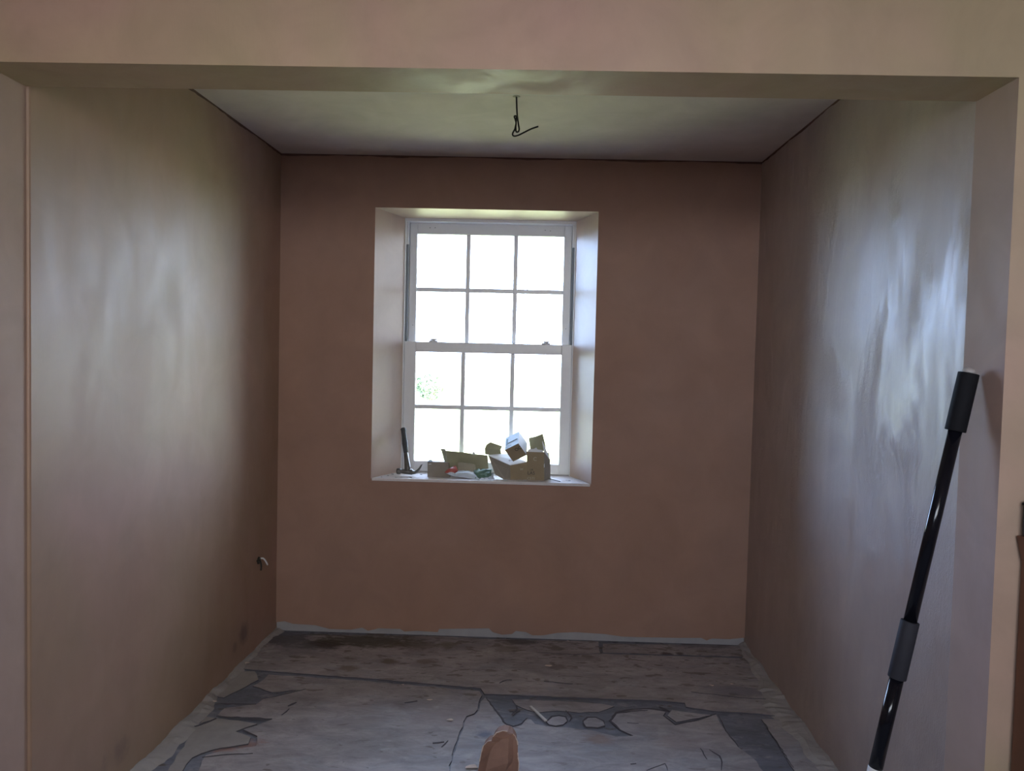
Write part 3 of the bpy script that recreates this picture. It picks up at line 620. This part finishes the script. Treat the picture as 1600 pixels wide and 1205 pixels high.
panelpx(c2, 'torn_edge', [(738, 710, 4.056), (743, 710.2, 4.056), (741.5, 706.5, 4.056), (738.5, 706.5, 4.056)], .002, M_cardw, 'torn nick on the top edge')
panelpx(c2, 'torn_edge', [(689, 704, 4.088), (696.5, 705, 4.058), (696, 702, 4.06), (689.5, 701, 4.09)], .002, M_beige, 'ragged corner of the flap')

# crumpled packet
pk = tag(empty('plastic_packet', P3((725, 748, 3.96))), 'crumpled red, white and dark green plastic packet lying on the sill', 'packet')
def crumple(root, name, quad, nx, ny, amp, bulge, mat, seed, label=None, t=.002):
    A = [P3(p) for p in quad]; rnd = random.Random(seed); vs = []; fs = []
    for j in range(ny+1):
        for i in range(nx+1):
            u, v = i/nx, j/ny
            p = (A[0]*(1-u)+A[1]*u)*(1-v) + (A[3]*(1-u)+A[2]*u)*v
            e = math.sin(math.pi*u)*math.sin(math.pi*v)
            p = p + Vector((rnd.uniform(-amp, amp), -bulge*e*.6 + rnd.uniform(-amp, amp), bulge*e + rnd.uniform(-amp, amp)))
            p.z = max(p.z, SZ+.0015); vs.append(p)
    for j in range(ny):
        for i in range(nx): a = j*(nx+1)+i; fs.append((a, a+1, a+nx+2, a+nx+1))
    me = pyd(name, vs, fs, True); o = obj(name, me, mat, root); o.matrix_parent_inverse = Matrix.Translation(-root.location)
    md = o.modifiers.new('sub', 'SUBSURF'); md.levels = md.render_levels = 1
    md = o.modifiers.new('thick', 'SOLIDIFY'); md.thickness = t
    if label: o['label'] = label
    return o
crumple(pk, 'bag', [(703, 743, 3.95), (750, 750, 3.935), (748, 738, 4.0), (717, 734.5, 4.0)], 10, 6, .002, .012, M_bagw, 1, 'pale bluish white side of the packet')
crumple(pk, 'red_end', [(694, 738, 3.955), (706, 743, 3.95), (716, 736, 3.97), (712, 727, 3.99)], 6, 5, .003, .010, M_red, 2, 'red crumpled end')
crumple(pk, 'red_end', [(697, 741, 3.95), (708, 744, 3.945), (712, 741, 3.955), (700, 735, 3.965)], 5, 4, .002, .006, M_bagw, 5, 'torn white corner at the red end')
crumple(pk, 'green_end', [(742, 750, 3.94), (764, 747, 3.945), (770, 733, 4.0), (741, 733, 4.0)], 10, 7, .0075, .006, M_teal, 3, 'dark green crumpled end')
crumple(pk, 'film_scrap', [(756, 748, 3.94), (772, 749, 3.94), (770, 740, 3.98), (758, 741, 3.98)], 6, 5, .004, .006, M_bagw, 4, 'clear crumpled scrap')
cr = tag(empty('card_scrap', P3((728, 740, 4.0))), 'curled beige piece of card standing behind the packet', 'card')
crumple(cr, 'sheet', [(714, 744, 4.012), (742, 746, 4.012), (743, 726, 4.03), (715, 722, 4.03)], 6, 4, .0006, .010, M_beige, 6, t=.003)

# grey-brown box with a white lid
c3 = tag(empty('white_lidded_box', P3((797, 751, 3.955))), 'grey-brown box with slanting white lid in the middle of the sill', 'box')
panelpx(c3, 'front_panel', [(798, 755, 3.955), (787, 755, 3.965), (774, 742, 3.99), (763, 712.5, 4.03), (797, 727.5, 3.955)], .003, M_cardg, nrm=Vector((.4, .9, 0)).normalized())
panelpx(c3, 'side_panel', [(798, 755, 3.955), (823.3, 755, 3.978), (823.3, 722.5, 3.978), (797, 727.5, 3.955)], .003, M_card, nrm=Vector((-.2, .97, 0)).normalized())
lid = panelpx(c3, 'lid', [(762, 712, 4.032), (797.5, 727.5, 3.953), (823.3, 722.5, 3.979), (793, 709.5, 4.06)], .003, M_cardw, 'white lid', UPV)
panelpx(c3, 'back_panel', [(823, 755, 3.981), (823, 722.5, 3.982), (793, 710, 4.058), (793, 755, 4.058)], .003, M_card)
panelpx(c3, 'flap', [(765, 718, 4.064), (765, 711, 4.064), (758, 710, 4.064), (757.5, 701, 4.065), (760, 695, 4.072), (766, 691, 4.075), (785, 697.5, 4.07), (782, 703, 4.065), (785, 718, 4.064)], .003, M_olive, 'olive curled flap standing up behind the lid', BACK)
f0 = P3((797, 727, 3.955)); e0 = P3((762, 712, 4.032)); sd = P3((824, 722, 3.986))
put_text(lid, 'ZLL', .012, f0.lerp(sd, .35).lerp(e0, .25)+UPV*.0042, (sd-f0), (e0-f0), M_ink)
fp = P3((815, 738, 3.97)); put_text(c3, 'W', .016, P3((812.5, 735, 3.966))+Vector((0, -.004, 0)), Vector((1, .35, 0)), UPV, M_inkw).matrix_parent_inverse = Matrix.Translation(-c3.location)

# tilted white and blue printed box resting on the lid
c4p = atY(810, 693, 3.915)
e1, e2, e3 = Vector((-.067, .018, -.037)), Vector((0, .095, .050)), Vector((.042, .028, -.060))
c4 = tag(empty('tilted_printed_box', c4p), 'pale blue and white printed box tilted on one edge atop the pile', 'box')
def quad(o, a, q): return [o, o+a, o+a+q, o+q]
for nm, q, mt, lb in (('label_face', quad(c4p, e1, e2), M_lblue, 'pale blue printed face'), ('side_face', quad(c4p, e2, e3), M_cardw, 'white side'), ('bottom_face', quad(c4p, e3, e1), M_card, 'brown cardboard face with dark print'),
                  ('side_face', quad(c4p+e1, e2, e3), M_card, None), ('label_face', quad(c4p+e3, e1, e2), M_card, None), ('end_face', quad(c4p+e2, e1, e3), M_cardw, None)):
    ctr = c4p + (e1+e2+e3)*.5; nn = (q[1]-q[0]).cross(q[3]-q[0]).normalized()
    if nn.dot(ctr-q[0]) < 0: nn = -nn
    mb = MB(); mb.panel(q, .0025, nn); o = part(mb, nm, mt, c4, label=lb)
def loc_par(o, root): o.matrix_parent_inverse = Matrix.Translation(-root.location); return o
nl = e2.cross(e1).normalized(); nl = nl if nl.dot(c4p-(c4p+e3)) > 0 else -nl
mb = MB(); s0 = c4p + e1*.08 + e2*.38 + nl*.0006; mb.panel([s0, s0+e1*.72, s0+e1*.72+e2*.07, s0+e2*.07], .0006, nl); part(mb, 'print_line', M_ink, c4)
mb = MB(); s0 = c4p + e1*.78 + e2*.30 + nl*.0006; mb.panel([s0, s0+e1*.14, s0+e1*.14+e2*.5, s0+e2*.5], .0006, nl); part(mb, 'print_line', simple('blue_print', (.16, .26, .34), .6), c4)
loc_par(put_text(c4, 'OTA', .016, c4p + e1*.92 + e2*.10 + nl*.001, -e1, e2, simple('grey_print', (.35, .45, .52), .7)), c4)
nb = e1.cross(e3).normalized(); nb = nb if nb.dot(-e2) > 0 else -nb
loc_par(put_text(c4, 'OC', .024, c4p + e1*.45 + e3*.42 + nb*.001, -e1, -e3, M_ink), c4)

# tall brown box with open flaps and print
c5 = tag(empty('tall_open_box', P3((840, 750, 3.965))), 'tall brown cardboard box with open flaps at the right of the pile', 'box')
fpn = panelpx(c5, 'front_panel', [(823, 757, 3.962), (850, 757, 3.962), (849.5, 707, 3.962), (823, 705.5, 3.962)], .003, M_card, nrm=BACK)
panelpx(c5, 'side_panel', [(850, 757, 3.963), (859, 757, 4.035), (859, 719, 4.035), (849.5, 707, 3.963)], .003, M_cardg)
panelpx(c5, 'side_panel', [(823, 757, 3.965), (832, 757, 4.045), (832, 703, 4.045), (823, 706, 3.965)], .003, M_card)
panelpx(c5, 'back_panel', [(832, 757, 4.045), (859, 757, 4.035), (858, 708, 4.035), (832, 703, 4.045)], .003, M_card, nrm=BACK)
panelpx(c5, 'flap', [(829, 705, 4.045), (853, 705, 4.04), (852, 694, 4.044), (848, 678, 4.05), (836, 682.5, 4.052), (826, 684.5, 4.052)], .003, M_olive, 'upright back flap', BACK)
panelpx(c5, 'flap', [(850, 707, 3.966), (859.5, 720, 4.033), (857, 714, 4.03), (847, 690, 3.985)], .003, M_cardw, 'right flap seen along its white edge')
panelpx(c5, 'torn_edge', [(824, 706, 3.960), (849, 707, 3.960), (848.5, 703.5, 3.962), (840, 702.5, 3.962), (838, 699.5, 3.962), (834, 701.5, 3.962), (826, 702, 3.962)], .002, M_cardw, 'white torn paper along the front rim', BACK)
panelpx(c5, 'torn_edge', [(849.8, 731, 3.9605), (851, 730, 3.9605), (850.8, 724, 3.9605), (849.8, 726, 3.9605)], .001, M_cardw, 'small white nick on the front edge', BACK)
tx = Vector((1, 0, 0))
for body, px, py, sz, mt in (('C', 833, 720, .026, M_inkw), ('UK', 828, 735.5, .013, M_ink), ('LAS', 824, 741.5, .023, M_ink), ('CSTI', 823.5, 749.5, .019, M_inkw)):
    loc_par(put_text(fpn, body, sz, atY(px, py, 3.9612), tx, UPV, mt), c5).matrix_parent_inverse = Matrix.Identity(4)
# bits on the sill
tag(flake((880, 752), .01, 'x', M_chip, 50, Z=SZ+.0005), 'pale plaster crumb on the sill right of the tall box', 'rubble')
M_dk = simple('dark_grit', (.06, .055, .06), .8)
for i, (px, s, lab, mt) in enumerate([((889, 751.5), .007, 'dark crumb near the right end of the sill', M_dk), ((885, 751.2), .004, 'tiny dark speck left of the crumb at the sill end', M_dk), ((606, 743.5), .005, 'dark speck near the left end of the sill', M_dk), ((613, 741.5), .006, 'dark crumb left of the hammer head', M_dk),
     ((596, 745.5), .004, 'smallest dark speck at the left sill corner', M_dk), ((628, 745.8), .008, 'white plaster crumb in front of the hammer head', M_cardw), ((642, 746.5), .006, 'dark flat crumb right in front of the hammer claw', M_dk), ((658, 742), .005, 'dark speck between hammer and small box', M_dk), ((619, 746.5), .006, 'dark flake in front of the hammer face', M_dk)]):
    flake(px, s, lab, mt, 60+i, .5, 'crumb', Z=SZ+.0005)
a, q = atZ(860, 748.5, SZ+.003), atZ(876, 752.5, SZ+.003)
nail = tag(empty('nail', a), 'dark steel nail lying on the sill by the tall box', 'nail')
mb = MB(); mb.tube([a, a.lerp(q, .93), q], [.0022, .0022, .0004], 8); part(mb, 'shank', M_steel, nail)
mb = MB(); dd = (q-a).normalized(); mb.tube([a-dd*.002, a], .0034, 10); part(mb, 'head', M_steel, nail)

# ---------------------------------------------------------------- garden beyond the glass
M_leaf = simple('shrub_leaves', (.20, .28, .21), .7, 0, .4, 8)
M_bark = simple('bark', (.40, .36, .32), .9, 0, .3, 10)
def shrub(name, base, h, w, nleaf, label, seed):
    rnd = random.Random(seed); root = tag(empty(name, base), label, 'shrub'); mb = MB(); leaf = MB()
    for k in range(7):
        a = rnd.uniform(0, 6.28); tip = Vector(base) + Vector((math.cos(a)*w*.35, math.sin(a)*w*.35, h*rnd.uniform(.6, .95)))
        mb.tube([Vector(base)+Vector((0, 0, -.02)), Vector(base).lerp(tip, .5)+Vector((0, 0, .1)), tip], [.05, .03, .01], 6)
    part(mb, 'stems', M_bark, root)
    for k in range(nleaf):
        while True:
            q = Vector((rnd.uniform(-1, 1), rnd.uniform(-1, 1), rnd.uniform(-1, 1)))
            if .35 < q.length < 1: break
        c = Vector(base) + Vector((q.x*w*.5, q.y*w*.5, h*.55 + q.z*h*.45)); s = rnd.uniform(.05, .11)
        d1 = Vector((rnd.uniform(-1, 1), rnd.uniform(-1, 1), rnd.uniform(-1, 1))).normalized(); d2 = d1.orthogonal().normalized()
        leaf.add([c-d1*s, c+d2*s*.45, c+d1*s, c-d2*s*.45], [(0, 1, 2, 3)])
    o = part(leaf, 'foliage', M_leaf, root); o['kind'] = 'stuff'
gp = atZ(672, 622, -.35)
shrub('shrub', (atY(672, 600, 26).x, 26, -.35), 1.05, 1.0, 900, 'faint green shrub on the lawn seen through the lower left pane', 2)
tb = Vector((atY(813, 560, 30).x, 30, -.35))
tree = tag(empty('bare_tree', tb), 'slender bare tree far outside behind the right upper panes', 'tree')
mb = MB(); mb.tube([tb, tb+Vector((.1, 0, 1.5)), tb+Vector((-.05, 0, 3)), tb+Vector((.1, 0, 5))], [.07, .05, .035, .015], 8); part(mb, 'trunk', M_bark, tree, True)
rnd = random.Random(3)
for k in range(14):
    mb = MB()
    z = rnd.uniform(1.2, 4.6); p = tb+Vector((0, 0, z)); d = Vector((rnd.choice((-1, 1))*rnd.uniform(.3, .8), rnd.uniform(-.4, .4), rnd.uniform(.3, .8)))
    mb.tube([p, p+d*.5+Vector((0, 0, -.05)), p+d], [.018, .012, .004], 5); part(mb, 'branch', M_bark, tree, True)
